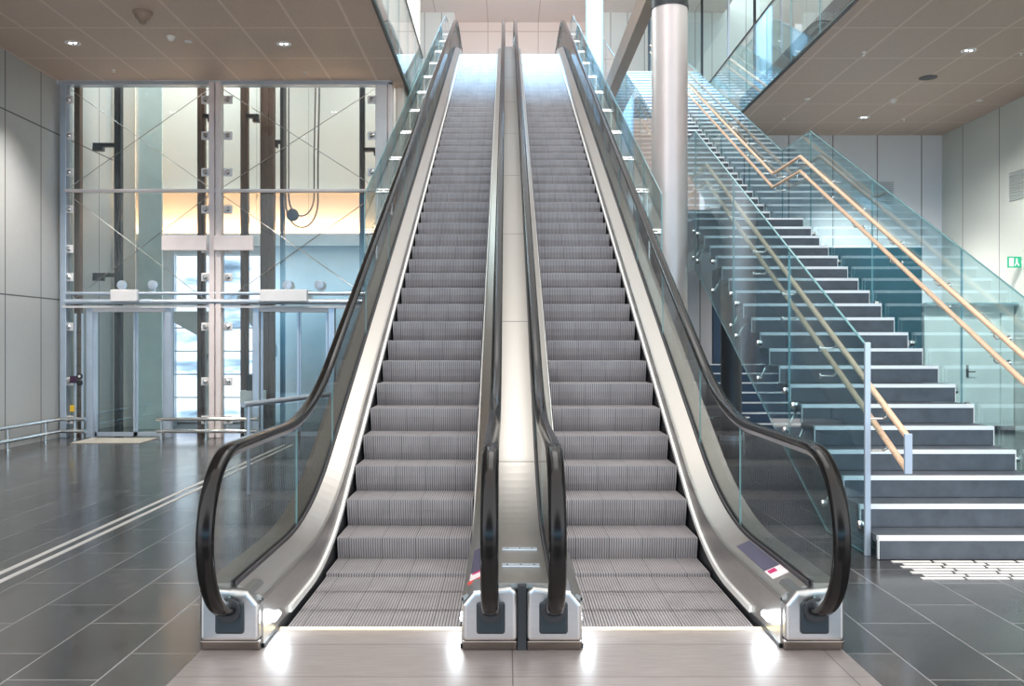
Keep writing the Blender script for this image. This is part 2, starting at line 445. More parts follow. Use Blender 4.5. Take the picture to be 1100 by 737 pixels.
st = stick(el, XC-.825, 1, 5.05, 5.62, .12, .8, 'violet_film', M['violet'])
st2 = stick(el, XC-.825, 1, 4.90, 5.04, .12, .8, 'warning_sticker', M['sticker'])
stick(el, XC-.825, 1, 5.0, 5.035, .2, .7, 'warning_mark', M['magenta'], .004, st2)
stick(el, XC-.825, 1, 4.83, 4.89, .05, .8, 'red_field', M['red'], .002, st2)
relink(el); relink(er)

# median deck between the two inner handrails
md = empty('median_deck', 'long brushed steel cover between the two escalators', 'deck cover', (XC, 4.7, 0))
mb = MB(); sweep(mb, [(XC-.140, .345), (XC+.140, .345), (XC+.140, .315), (XC-.140, .315)]); mb.build('deck_sheet', M['deck'], md)
for y in (7.05, 9.3, 11.6, 13.9, 16.2, 18.5, 20.8, 23.1):
    mb = MB(); mb.loft([[(XC-.139, q, B(q)+.3446), (XC+.139, q, B(q)+.3446), (XC+.139, q, B(q)+.3458), (XC-.139, q, B(q)+.3458)] for q in (y, y+.008)]); mb.build('sheet_joint', M['gasket'], md)
for y in (5.02, 5.42):
    mb = MB(); mb.box(XC-.105, XC+.105, y-.035, y+.035, .345, .352); p = mb.build('cover_strip', M['lift_steel'], md, bevel=.002)
    for x in (-.075, 0, .075): MB().lathe([(.006, 0), (.006, .002)], (XC+x, y, .352), (0,0,1), 8).build('screw', M['gasket'], p)
mb = MB(); mb.box(XC-.022, XC+.022, 4.62, 4.70, .01, .34); mb.build('end_cap', M['black'], md)
relink(md)

# outer glass guards along the escalators
def guard(s, label):
    X = XC + s*1.75
    root = empty('glass_guard', label, 'glass guard', (X, 10.6, 2.3))
    pan = [10.6+1.42*i for i in range(12)]
    up = 1.21; lo = .52
    for i in range(len(pan)-1):
        a, b = pan[i], pan[i+1]-.02
        mb = MB(); mb.prism([(a, B(a)+lo), (b, B(b)+lo), (b, B(b)+up), (a, B(a)+up)], 'x', X-.006, X+.006, 0, 1)
        mb.build('glass_pane', [M['glass_g'], M['glass_edge']], root)
        for y in (a+.22,):
            z = B(y)+.66
            mb = MB(); x0, x1 = sorted((X+s*.03, XC+s*1.64))
            mb.tube([(x0, y, z), (x1, y, z)], .014, 8); mb.tube([(x0, y+.07, z+.05), (x1, y+.07, z+.05)], .014, 8)
            mb.tube([(XC+s*1.645, y+.035, B(y)+.30), (XC+s*1.645, y+.035, z+.06)], .014, 8)
            mb.lathe([(.035, -.012), (.035, .012)], (X, y, z), (1,0,0), 14)
            mb.build('glass_bracket', M['chrome'], root, smooth=True)
    relink(root)
guard(-1, 'tall green-edged glass guard along the lift side of the escalators')
guard(1, 'tall green-edged glass guard along the staircase side of the escalators')

# ------------------------------------------------------------------ room shell
XL = -7.6; XR = 9.29; ZS = 6.04
mb = MB()
P0, P1 = XC-1.55, XC+1.55
for x0, x1, y0, y1 in ((XL-.2, P0, 1.0, 21), (P1, XR+.2, 1.0, 21), (P0, P1, 1.0, 4.90)):
    mb.box(x0, x1, y0, y1, -.35, 0)
struct('floor', mb, M['floor'])
mb = MB(); mb.box(P0, P1, 4.90, 21, -.40, -.34); struct('floor_pit', mb, M['truss'])
mb = MB(); mb.box(XL-.2, XL, 1.0, 36, 0, 15.2); struct('wall_left', mb, M['wall_l'])
mb = MB(); mb.box(XR, XR+.2, 1.0, 36, 0, 15.2); struct('wall_right', mb, M['wall_r'])
mb = MB(); mb.box(4.6, XR, 19.2, 19.4, 0, ZS); mb.box(-1.75, 4.6, 19.2, 19.4, 0, 4.45); struct('wall_back', mb, M['wall_b'])
# upper level
mb = MB(); mb.box(-9, -1.9, 33, 33.2, 6, 15.2); mb.box(3.2, XR, 33, 33.2, 6, 15.2); struct('wall_upper', mb, M['wall_p'])
mb = MB(); mb.box(-1.9, 3.2, 34, 34.2, 6, 15.2); struct('wall_upper_middle', mb, M['wall_u'])
mb = MB(); mb.box(XL, XR, 28.5, 34, TOP-.3, TOP-.04); struct('floor_upper', mb, M['soffit'])
mb = MB(); mb.box(-6, 8, 24, 34.2, 13.75, 13.95); struct('ceiling_upper', mb, M['wall_u'])
# mezzanine soffits
mb = MB(); mb.box(XL, -1.75, 4.5, 15.22, ZS, ZS+.28); mb.box(-1.95, -1.75, 15.22, 18.2, ZS, ZS+.28); mb.box(XL, -1.75, 18.36, 21, ZS, ZS+.28)
struct('ceiling_left', mb, M['soffit'])
mb = MB(); mb.prism([(4.55,4.5),(XR,4.5),(XR,19.2),(4.95,19.2),(4.55,17.4)], 'z', ZS, ZS+.28); struct('ceiling_right', mb, M['soffit'])
mb = MB(); mb.prism([(-1.75,4.5),(-1.72,4.5),(-1.72,18.2),(-1.75,18.2)], 'z', ZS-.02, ZS+.3); struct('trim_1', mb, M['gasket'])
mb = MB(); mb.prism([(4.52,4.5),(4.55,4.5),(4.55,17.4),(4.95,19.2),(4.92,19.2),(4.52,17.42)], 'z', ZS-.02, ZS+.3); struct('trim_2', mb, M['gasket'])

def mezz_guard(X, ys, label):
    root = empty('mezzanine_guard', label, 'glass guard', (X, ys[0], ZS))
    for i in range(len(ys)-1):
        mb = MB(); mb.box(X-.008, X+.008, ys[i], ys[i+1]-.015, ZS+.0, 7.36); 
        mb.m = [1, 1, 1, 0, 1, 0]
        mb.build('glass_pane', [M['glass_g'], M['glass_edge']], root)
    mb = MB(); mb.box(X-.018, X+.018, ys[0], ys[-1], 7.362, 7.39); mb.build('top_rail', M['gasket'], root)
    relink(root)
mezz_guard(-1.70, [5.0+1.32*i for i in range(11)], 'clear glass guard on the mezzanine edge above the lift front')
mezz_guard(4.50, [5.0+1.32*i for i in range(13)], 'clear glass guard on the mezzanine edge above the staircase')

# ceiling fittings
def downlight(x, y, label, aim=None, power=650):
    o = empty('downlight', label, 'ceiling light', (x, y, ZS), 'recessed downlights in the soffits')
    MB().lathe([(.085, 0), (.11, 0), (.112, -.008), (.088, -.010), (.080, .0)], (0,0,0), (0,0,1), 28).build('trim_ring', M['white'], o, smooth=True)
    MB().lathe([(.083, -.004), (.06, -.002), (.03, -.001)], (0,0,0), (0,0,1), 24).build('reflector', M['reflector'], o, smooth=True)
    for dx in (-.035, .035):
        MB().lathe([(.022, -.008), (.024, -.004)], (dx, 0, 0), (0,0,1), 14).build('lamp', M['down'], o)
    L = bpy.data.lights.new('down_spot', 'SPOT'); L.energy = power; L.spot_size = 1.7; L.spot_blend = .8; L.color = (1,.95,.88); L.shadow_soft_size = .08
    lo = bpy.data.objects.new('down_spot', L); C.objects.link(lo); lo.location = (x, y, ZS-.03)
    if aim: lo.rotation_euler = (Vector(aim)-lo.location).to_track_quat('-Z', 'Y').to_euler()
downlight(-6.41, 13.31, 'round recessed downlight in the soffit near the grey panelled wall')
downlight(-3.30, 13.35, 'round recessed downlight in the soffit above the lift doors, near the escalator')
downlight(7.01, 13.65, 'round recessed downlight in the right soffit, near the black speaker grille', (8.4, 16.4, .9), 1000)
downlight(7.02, 17.68, 'round recessed downlight in the right soffit near the white back wall', None, 1100)
def sprinkler(x, y, label):
    o = empty('ceiling_sprinkler', label, 'sprinkler', (x, y, ZS), 'ceiling sprinklers')
    MB().lathe([(.030, .004), (.030, -.006), (.012, -.010), (.010, -.03), (.016, -.034), (.010, -.04)], (0,0,0), (0,0,1), 12).build('sprinkler_body', M['white'], o, smooth=True)
    MB().lathe([(.022, -.052), (.022, -.055)], (0,0,0), (0,0,1), 12).build('deflector', M['chrome'], o)
    MB().tube([(-.012,0,-.036),(-.016,0,-.046),(0,0,-.053),(.016,0,-.046),(.012,0,-.036)], .0025, 6).build('yoke', M['white'], o)
sprinkler(-6.38, 14.62, 'small white sprinkler head in the left soffit near the grey wall')
sprinkler(-3.30, 14.72, 'small white sprinkler head in the left soffit above the right lift door')
sprinkler(5.45, 13.73, 'small white sprinkler head in the right soffit near the glass edge')
sprinkler(5.47, 17.75, 'small white sprinkler head in the right soffit, nearest the soffit corner over the stair landing')
sprinkler(7.87, 17.82, 'small white sprinkler head in the right soffit near the white back wall')
sprinkler(7.88, 13.78, 'small white sprinkler head in the right soffit at the edge of the photo')
def detector(x, y, label):
    o = empty('smoke_detector', label, 'smoke detector', (x, y, ZS), 'ceiling smoke detectors')
    MB().lathe([(.062, 0), (.064, -.012), (.056, -.022)], (0,0,0), (0,0,1), 22).build('mount', M['white'], o, smooth=True)
    MB().lathe([(.050, -.022), (.048, -.045), (.034, -.060), (.01, -.064)], (0,0,0), (0,0,1), 22).build('sensor_head', M['white'], o, smooth=True)
detector(-4.86, 13.03, 'round white smoke detector between the two left downlights')
detector(7.05, 16.40, 'round white smoke detector in the right soffit behind the speaker grille')
def disc(x, y, label):
    o = MB().lathe([(.055, 0), (.055, -.006), (.045, -.010), (.0, -.010)], (x, y, ZS), (0,0,1), 20).build('ceiling_disc', M['white'], smooth=True)
    tag(o, label, 'ceiling cap', 'flush ceiling caps')
disc(-4.68, 13.25, 'flat white cap beside the left smoke detector')
disc(5.46, 16.34, 'flat white cap in the right soffit near the glass edge')
disc(8.65, 16.46, 'flat white cap in the right soffit near the right wall')
o = empty('dome_camera', 'grey dome security camera hanging under the left soffit', 'camera', (-4.88, 12.08, ZS))
MB().lathe([(.13, 0), (.13, -.02), (.11, -.04)], (0,0,0), (0,0,1), 26).build('mount', M['beam'], o, smooth=True)
MB().lathe([(.105, -.04), (.098, -.075), (.07, -.105), (.045, -.125), (.045, -.15), (.02, -.165)], (0,0,0), (0,0,1), 26).build('dome', M['beam'], o, smooth=True)
o = empty('ceiling_speaker', 'flat black round speaker grille in the right soffit', 'speaker', (7.04, 15.03, ZS))
MB().lathe([(.13, 0), (.145, -.004), (.145, -.010), (.128, -.012)], (0,0,0), (0,0,1), 28).build('rim', M['black'], o, smooth=True)
MB().lathe([(.128, -.007), (.001, -.009)], (0,0,0), (0,0,1), 28).build('grille', M['black'], o)

# ------------------------------------------------------------------ lift front at y = 15.3
YF = 15.3
lf = empty('glazed_lift_shaft', 'tall glazed lift shaft front with cross bracing and steel posts', 'lift shaft', (-4.8, YF, 0))
def post(x0, x1, mat, y0=YF-.07, y1=YF+.09, z1=ZS-.03):
    MB().box(x0, x1, y0, y1, 0, z1).build('post', mat, lf, bevel=.008)
post(-7.56, -7.45, M['lift_steel']); post(-7.40, -7.30, M['rail_brown'], YF+.1, YF+.22)
post(-5.02, -4.93, M['lift_pink'], YF-.12, YF+.06); post(-4.91, -4.82, M['lift_pink'], YF-.12, YF+.06)
post(-2.22, -2.02, M['lift_white']); post(-2.0, -1.93, M['lift_pink'], YF-.1, YF+.2)
MB().box(-7.58, -1.93, YF-.1, YF+.1, ZS-.07, ZS-.005).build('head_beam', M['lift_steel'], lf, bevel=.006)
for z, r in ((4.175, .03), (2.44, .028), (2.30, .045)):
    MB().tube([(-7.45, YF-.09, z), (-1.95, YF-.09, z)], r, 12).build('cross_tube', M['lift_pink'] if z > 4 else M['lift_steel'], lf, smooth=True)
MB().box(-7.5, -2.0, YF-.1, YF-.02, 2.20, 2.235).build('transom', M['lift_white'], lf)
bays = [(-7.40, -5.03), (-4.81, -2.22)]
for a, b in bays:
    for z0, z1 in ((4.19, ZS-.08), (2.24, 4.16)):
        mb = MB(); mb.box(a, b, YF-.008, YF+.008, z0, z1); mb.m = [1,1,0,1,0,1]; mb.build('glass_pane', [M['glass_lift'], M['glass_edge']], lf)
        MB().tube([(a, YF-.05, z0+.05), (b, YF-.05, z1-.05)], .0065, 8).build('brace_rod', M['chrome'], lf, smooth=True)
        MB().tube([(b, YF-.07, z0+.05), (a, YF-.07, z1-.05)], .0065, 8).build('brace_rod', M['chrome'], lf, smooth=True)
for a, b in ((-7.40, -7.13), (-5.66, -5.03), (-4.81, -4.32), (-2.9, -2.22)):
    mb = MB(); mb.box(a, b, YF-.008, YF+.008, .12, 2.19); mb.m = [1,1,0,1,0,1]; mb.build('glass_pane', [M['glass_lift'], M['glass_edge']], lf)
# point fixings down the posts
for x in (-7.42, -5.10, -4.72, -2.28):
    for z in (5.73, 5.12, 4.50, 3.87, 3.2, 2.72, 1.88, .95, .30):
        if x == -2.28 and z < 4.4: continue
        mb = MB(); mb.box(x-.075, x+.075, YF-.045, YF-.02, z-.07, z+.07); o = mb.build('clamp_plate', M['lift_white'], lf, bevel=.01)
        MB().lathe([(.042, 0), (.042, .018), (.02, .035)], (x, YF-.045, z), (0,-1,0), 16).build('clamp_button', M['chrome'], o, smooth=True)
for x0, x1 in ((-5.79, -5.04), (-4.92, -4.26)):
    MB().box(x0, x1, YF-.19, YF-.125, 3.16, 3.41).build('fascia_plate', M['lift_pink'], lf, bevel=.006)
for x in (-6.49, -5.97, -3.70, -3.16):
    mb = MB(); mb.lathe([(.08, 0), (.08, .03), (.065, .035)], (x, YF-.09, 2.58), (0,-1,0), 24); mb.box(x-.03, x+.03, YF-.11, YF-.06, 2.44, 2.52); mb.build('round_hanger', M['lift_steel'], lf, smooth=True)
for x0, x1 in ((-6.63, -6.19), (-4.13, -3.34)):
    MB().box(x0, x1, YF-.24, YF-.14, 2.30, 2.50).build('header_box', M['lift_white'], lf, bevel=.008)
relink(lf)

def lift_door(x0, x1, xm, label):
    o = empty('lift_entrance', label, 'lift door', ((x0+x1)/2, YF, 0))
    MB().box(x0, x0+.11, YF-.06, YF+.06, 0, 2.20).build('jamb', M['lift_steel'], o, bevel=.005)
    MB().box(x1-.11, x1, YF-.06, YF+.06, 0, 2.20).build('jamb', M['lift_steel'], o, bevel=.005)
    MB().box(x0+.11, x1-.11, YF-.05, YF+.05, 2.13, 2.20).build('head', M['lift_white'], o, bevel=.004)
    for a, b, y in ((x0+.13, xm+.01, YF+.0), (xm, x1-.13, YF+.03)):
        mb = MB(); mb.box(a, b, y-.006, y+.006, .04, 2.12); mb.m = [1,1,0,1,0,1]; p = mb.build('door_leaf', [M['glass_g'], M['glass_edge']], o)
        for xx in (a, b-.035):
            MB().box(xx, xx+.035, y-.016, y+.016, .02, 2.13).build('stile', M['lift_steel'], p)
        MB().box(a, b, y-.016, y+.016, .02, .09).build('bottom_rail', M['lift_steel'], p)
    relink(o)
lift_door(-7.12, -5.68, -6.31, 'glass lift door with a beige mat in front, beside the grey wall')
lift_door(-4.30, -2.91, -3.53, 'glass lift door partly behind the left escalator handrail')
tag(MB().box(-6.95, -5.85, 14.35, 15.1, 0, .012).build('tactile_mat', M['mat']), 'small pale studded mat on the floor in front of the lift door', 'floor mat')
mo = bpy.data.objects['tactile_mat']
mb = MB()
for i in range(16):
    for j in range(10):
        mb.lathe([(.018, 0), (.014, .006)], (-6.9+.066*i, 14.40+.072*j, .012), (0,0,1), 6)
mb.build('studs', M['mat'], mo)

# call station between post and left lift door
cs = empty('call_station', 'narrow lift call post with square panel and two round buttons', 'call panel', (-7.22, YF-.14, 0))
MB().box(-7.27, -7.24, YF-.16, YF-.13, 0, 2.1).build('upright', M['lift_steel'], cs); MB().box(-7.15, -7.125, YF-.16, YF-.13, 0, 2.1).build('upright', M['lift_steel'], cs)
for z in (1.78, 1.5, 1.22, .72, .5):
    MB().tube([(-7.26, YF-.145, z), (-7.14, YF-.145, z)], .007, 8).build('rung', M['gasket'], cs)
pn = MB().box(-7.33, -7.22, YF-.20, YF-.165, .93, 1.05).build('card_reader', M['purple'], cs, bevel=.008)
for z in (1.045, .935):
    b = MB().lathe([(.05, 0), (.05, .02), (.042, .026)], (-7.17, YF-.165, z), (0,-1,0), 20).build('call_button', M['black'], cs, smooth=True)
    if z > 1: MB().lathe([(.022, 0), (.02, .004)], (-7.17, YF-.191, z), (0,-1,0), 16).build('button_face', M['white'], b)
MB().box(-7.33, -7.26, YF-.19, YF-.165, .45, .56).build('tag', M['yellow'], cs)
relink(cs)

# inside the shaft
mb = MB(); mb.box(XL, -1.75, 18.2, 18.35, 0, 14); struct('wall_shaft', mb, M['lift_wall'])
mb = MB(); mb.box(-1.93, -1.78, 15.6, 18.2, 0, ZS); struct('wall_shaft_side', mb, M['lift_wall'])
def rail(x, y, w, d, mat, label, br=()):
    o = empty('guide_rail', label, 'guide rail', (x, y, 0), 'vertical lift guide rails')
    MB().box(-w/2, w/2, -d/2, d/2, 0, 7.6).build('rail', M[mat], o, bevel=.005)
    MB().box(-w/6, w/6, -d/2-.05, -d/2, 0, 7.6).build('web', M[mat], o)
    for z, sx in br:
        mb = MB(); mb.box(min(0, sx), max(0, sx), -.05, .03, z-.05, z+.02); mb.box(min(sx, sx*.6), max(sx, sx*.6), -.06, .05, z-.12, z-.05)
        mb.build('wall_bracket', M['rail_dark'], o)
rail(-7.02, 16.3, .12, .12, 'rail_dark', 'black vertical guide rail seen through the left bay of the lift front, with two brackets', ((5.2, -.45), (2.85, -.45), (4.6, -.06)))
rail(-5.38, 15.9, .13, .10, 'rail_brown', 'brown guide rail just left of the central lift posts', ((5.62, .2),))
rail(-4.62, 15.9, .13, .10, 'rail_brown', 'brown guide rail just right of the central lift posts', ((5.62, .25),))
rail(-4.32, 16.3, .24, .16, 'rail_brown', 'wide dark guide rail beside the hanging cable loop')
rail(-4.10, 16.5, .06, .16, 'rail_dark', 'thin dark guide rail beside the hanging cable loop', ((5.3, -.15),))
rail(-2.56, 16.0, .09, .10, 'rail_dark', 'dark guide rail at the escalator end of the lift front', ((5.05, .35), (4.1, .05)))
pn = MB().box(-6.87, -6.43, 16.8, 16.86, 0, 7.5).build('shaft_screen', M['panel_green'], bevel=.004); tag(pn, 'tall pale green sheet behind the left bay of the lift front', 'panel')
pn = MB().box(-7.56, -7.14, 17.3, 17.36, 0, 7.5).build('shaft_screen', M['lift_wall'], bevel=.004); tag(pn, 'tall beige sheet behind the left bay of the lift front, next to the grey wall', 'panel')
tag(MB().box(-4.35, -3.3, 16.5, 18.2, 7.8, 8.0).build('cable_bracket', M['rail_dark'], bevel=.01), 'dark bracket at the top of the lift shaft that carries the cables', 'bracket')
# travelling cable loops
def loop(x0, x1, zb, y, r, label):
    n = 14; R = (x1-x0)/2; xc = (x0+x1)/2
    pts = [(x0, y, 7.8), (x0, y, 6.5), (x0, y, zb+R+.5)] + [(xc-R*math.cos(PI*t/n), y, zb+R*1.6-R*1.6*math.sin(PI*t/n)) for t in range(n+1)] + [(x1, y, zb+R+.9), (x1+.03, y, 6.5), (x1+.03, y, 7.8)]
    tag(MB().tube(pts, r, 8).build('hanging_cable', M['cable'], smooth=True), label, 'cable')
loop(-4.02, -3.55, 3.95, 16.62, .014, 'inner of the two grey cable loops hanging in the lift shaft')
loop(-4.10, -3.50, 3.75, 16.72, .016, 'outer, lower-hanging grey cable loop in the lift shaft')
tag(MB().lathe([(.10, 0), (.115, .02), (.115, .05), (.09, .06)], (-3.95, 16.66, 3.97), (0,-1,0), 24).build('hanging_pulley', M['cable'], smooth=True), 'round disc at the foot of the hanging cable loop', 'pulley')
# warm cove along the shaft back wall
cv = empty('cove_light', 'warm glowing light trough across the lift shaft back wall', 'cove light', (-4.7, 18.1, 3.7))
MB().box(XL+.02, -1.95, 17.98, 18.19, 3.55, 3.74).build('trough', M['lift_low'], cv)
MB().box(XL+.02, -1.95, 17.98, 18.0, 3.74, 3.80).build('lip', M['lift_low'], cv)
MB().box(XL+.05, -1.97, 18.03, 18.07, 3.742, 3.765).build('led_strip', M['cove'], cv)
MB().box(XL+.02, -1.95, 18.02, 18.19, 4.66, 4.70).build('upper_ledge', M['lift_low'], cv)
relink(cv)
tag(MB().box(XL+.02, -1.95, 18.08, 18.19, .02, 3.54).build('shaft_lining', M['lift_low']), 'grey lower lining of the lift shaft below the light trough', 'wall lining')
# bright window at the shaft's foot
m, nt, out = newmat('daylit_view')
e = nt.nodes.new('ShaderNodeEmission'); e.inputs[1].default_value = 1.25
f = noise(nt, pos(nt, (.6,1,2.6), (.7,0,.4), (0,.45,0)), 1.5, 3, .5)
nt.links.new(ramp(nt, f, [(.28, (.10,.16,.24)), (.40, (.34,.48,.68)), (.46, (.62,.76,.96)), (.56, (.9,.96,1)), (.75, (.78,.87,1))]), e.inputs[0]); nt.links.new(e.outputs[0], out.inputs[0])
M['view'] = m
mb = MB(); mb.box(-6.42, -4.62, 17.52, 17.55, .15, 3.30); w1 = struct('window_1', mb, M['view'])
mb = MB()
for x in (-6.46, -5.98, -5.5, -5.06, -4.62): mb.box(x-.02, x+.02, 17.45, 17.6, 0, 3.36)
for z in (.12, .55, 1.0, 1.45, 1.9, 2.35, 3.34): mb.box(-6.46, -4.60, 17.47, 17.52, z-.012, z+.012)
mb.build('window_frame', M['lift_steel'], w1)['kind'] = 'structure'
# lift machinery silhouettes in front of the window
tag(MB().prism([(-5.02,2.4),(-4.6,1.7),(-4.45,1.35),(-4.3,1.35),(-4.3,1.55),(-4.5,2.0),(-4.95,2.62)], 'y', 16.7, 16.9).build('lift_counterweight', M['lift_low'], bevel=.02), 'grey slanted block behind the glass right of the central lift posts', 'lift machinery')
MB().box(-4.44, -4.32, 16.75, 16.85, 0, 1.4).build('leg', M['lift_low'], bpy.data.objects['lift_counterweight'])
tag(MB().prism([(-6.25,2.2),(-5.5,2.2),(-5.42,1.5),(-5.62,1.3),(-5.75,1.75),(-6.2,2.0)], 'y', 16.7, 16.9).build('lift_counterweight', M['lift_low'], bevel=.02), 'grey hooked block behind the glass left of the central lift posts', 'lift machinery')
MB().box(-5.60, -5.50, 16.75, 16.85, 0, 1.5).build('leg', M['lift_low'], bpy.data.objects['lift_counterweight.001'])
mb = MB().box(-4.62, -4.2, 15.6, 15.75, .55, .78); o = mb.build('lift_buffer', M['lift_white'], bevel=.01); tag(o, 'small pale box low behind the lift glass, right of the central posts', 'lift machinery')
MB().box(-4.55, -4.3, 15.62, 15.74, 0, .55).build('stand', M['lift_steel'], o); MB().box(-4.50, -4.36, 15.6, 15.7, .78, 1.05).build('plunger', M['rail_dark'], o)

# bumper rails on the floor
def bumper(pts, posts, label):
    o = empty('bumper_rail', label, 'bumper rail', (posts[0][0], posts[0][1], 0), 'low double bumper rails')
    for z in (.14, .34):
        MB().tube([(x, y, z) for x, y in pts], .032, 12).build('rail_tube', M['chrome'], o, smooth=True)
    for x, y in posts:
        mb = MB(); mb.tube([(x, y, 0), (x, y, .36)], .02, 10); mb.lathe([(.045, 0), (.045, .01)], (x, y, 0.001), (0,0,1), 14)
        mb.build('post', M['chrome'], o, smooth=True)
    relink(o)
bumper([(-7.42, 9.0), (-7.42, 14.85), (-7.40, 14.92), (-6.98, 14.92)], [(-7.42, 10.6), (-7.42, 12.2), (-7.42, 13.4), (-7.42, 14.5), (-7.15, 14.92)], 'low double steel rail along the grey wall to the lift corner')
bumper([(-5.80, 14.92), (-4.12, 14.92)], [(-5.72, 14.92), (-4.98, 14.92), (-4.3, 14.92)], 'low double steel rail in front of the central lift posts')
bumper([(2.0, 15.2), (4.1, 15.2)], [(2.2, 15.2), (3.4, 15.2), (4.0, 15.2)], 'low double steel rail seen through the right escalator glass')
# white guide strips on the floor
for x, lab in ((-3.49, 'white guide strip inlaid in the floor, the one nearer the grey wall'), (-3.37, 'white guide strip inlaid in the floor, the one nearer the escalator')):
    tag(MB().box(x-.022, x+.022, 4.0, 14.2, 0, .004).build('guide_strip', M['guide']), lab, 'floor strip', 'twin guide strips on the dark floor')
# rail behind the left escalator glass
o = empty('floor_barrier', 'short steel-topped glass barrier seen through the left escalator glass', 'barrier', (-2.6, 10.5, 0))
MB().tube([(-2.75, 9.4, .95), (-2.15, 11.6, .95)], .03, 10).build('top_rail', M['lift_steel'], o, smooth=True)
for x, y in ((-2.72, 9.5), (-2.2, 11.45)):
    MB().tube([(x, y, 0), (x, y, .95)], .022, 10).build('post', M['lift_steel'], o, smooth=True)
MB().add([(-2.70,9.55,.1),(-2.2,11.4,.1),(-2.2,11.4,.9),(-2.70,9.55,.9),(-2.69,9.545,.1),(-2.19,11.395,.1),(-2.19,11.395,.9),(-2.69,9.545,.9)], [(0,1,2,3),(7,6,5,4),(0,4,5,1),(1,5,6,2),(2,6,7,3),(3,7,4,0)]).build('glass_pane', M['glass'], o)
relink(o)

# ------------------------------------------------------------------ staircase
SX0, SX1 = 2.73, 4.31
RUN, RISE, SY0 = .341, .1707, 6.60
LY0, LY1 = SY0+19*RUN, 14.40; LZ = 20*RISE
N2 = 36
stc = empty('staircase', 'wide straight staircase of slate steps with pale nosings, right of the escalators', 'staircase', ((SX0+SX1)/2, SY0, 0))
def stp(y, z, k):
    mb = MB(); mb.prism([(y, z-RISE+.004), (y, z), (y+RUN+.04, z), (y+RUN+.04, z-.05), (y+.05, z-.05), (y+.05, z-RISE+.004)], 'x', SX0, SX1)
    o = mb.build('step', M['stair'], stc)
    mb = MB(); mb.box(SX0-.003, SX1+.003, y-.008, y+.035, z-.030, z+.003)
    for x in (SX0-.004, SX1-.002): mb.box(x, x+.006, y-.006, y+.02, z-RISE+.006, z-.022)
    mb.build('nosing', M['nosing'], o)
for k in range(19): stp(SY0+RUN*k, RISE*(k+1), k)
o = MB().box(SX0, SX1, LY0, LY1+.05, LZ-.18, LZ).build('landing', M['stair'], stc)
MB().box(SX0-.003, SX1+.003, LY0-.008, LY0+.035, LZ-.022, LZ+.003).build('nosing', M['nosing'], o)
for k in range(N2): stp(LY1+RUN*k, LZ+RISE*(k+1), k)
for x in (SX0+.18, SX1-.30):
    mb = MB(); y1 = LY0; s_ = RISE/RUN
    mb.prism([(SY0+.15, 0.0), (SY0+.55, 0.0), (y1, LZ-.36), (LY1, LZ-.36), (LY1+RUN*N2, LZ+RISE*N2-.42), (LY1+RUN*N2, LZ+RISE*N2-.20), (LY1+.15, LZ-.19), (y1+.02, LZ-.19)], 'x', x, x+.12)
    mb.build('stringer', M['stringer'], stc)
relink(stc)
def nz(y):    # nosing line height
    if y < LY0: return RISE + (y-SY0)*RISE/RUN
    if y < LY1-RUN*.0: return LZ
    return LZ + RISE + (y-LY1)*RISE/RUN - .0
def pitch(y, h):      # rail line with bends at the landing
    a = RISE + (y-SY0)*RISE/RUN + h
    b = LZ + h; c = LZ + RISE + (y-LY1)*RISE/RUN + h
    ya = LY0 - .22; yb = LY1 - .22
    if y <= ya: return a
    A = RISE + (ya-SY0)*RISE/RUN + h
    if y <= yb: return A
    return A + (y-yb)*RISE/RUN
YA, YBD = LY0-.22, LY1-.22
YTOP = LY1+RUN*N2-.4
def balustrade(X, s, y0, label):
    """s: +1 when the stair lies towards +x"""
    root = empty('stair_balustrade', label, 'glass balustrade', (X, y0, 0))
    up = 1.32; lo = -.66
    pan = [y0, 8.60, 10.7, YA, YBD, 16.1, 18.2, 20.3, 22.4, 24.5, YTOP]
    for i in range(len(pan)-1):
        a, b = pan[i], pan[i+1]-.012
        if i == 0:
            mid = SY0 + (-.66*-1 - RISE)*RUN/RISE   # where the lower edge leaves the floor
            poly = [(a, .012), (mid, .012), (b, pitch(b, lo)), (b, pitch(b, up)), (a, pitch(a, up))]
        else:
            poly = [(a, pitch(a, lo)), (b, pitch(b, lo)), (b, pitch(b, up)), (a, pitch(a, up))]
        mb = MB(); mb.prism(poly, 'x', X-.008, X+.008, 0, 1); mb.build('glass_pane', [M['glass_s'], M['glass_edge']], root)
        # capping and fixings
        n = max(2, int((b-a)/.55)); 
        for k in range(n):
            y = a+.12+(b-a-.24)*k/(n-1)
            for h in (-.10, -.48):
                z = pitch(y, h)
                if z < .08: continue
                mb = MB(); mb.lathe([(.032, -.02), (.032, .0), (.026, .012)], (X-s*.008, y, z), (-s,0,0), 14)
                mb.lathe([(.032, .0), (.032, .02)], (X+s*.008, y, z), (s,0,0), 14)
                if h < -.3: mb.tube([(X+s*.02, y, z), (X+s*.16, y+.10, z+.22)], .012, 8)
                mb.build('glass_fixing', M['chrome'], root, smooth=True)
    mb = MB(); yy = [y0+.0, YA, YBD, YTOP]
    secs = [[(X-.009, y, pitch(y, up)+.001), (X+.009, y, pitch(y, up)+.001), (X+.009, y, pitch(y, up)+.008), (X-.009, y, pitch(y, up)+.008)] for y in yy]
    mb.loft(secs); mb.build('edge_capping', M['glass_edge'], root)
    mb = MB(); z1 = pitch(y0, up)+.03
    mb.box(X-.022, X+.022, y0-.03, y0-.002, 0, z1); mb.build('end_post', M['lift_steel'], root, bevel=.005)
    relink(root)
balustrade(2.70, 1, 6.75, 'blue-green glass balustrade on the escalator side of the staircase')
balustrade(4.345, -1, 6.75, 'blue-green glass balustrade on the far side of the staircase, toward the white back wall')
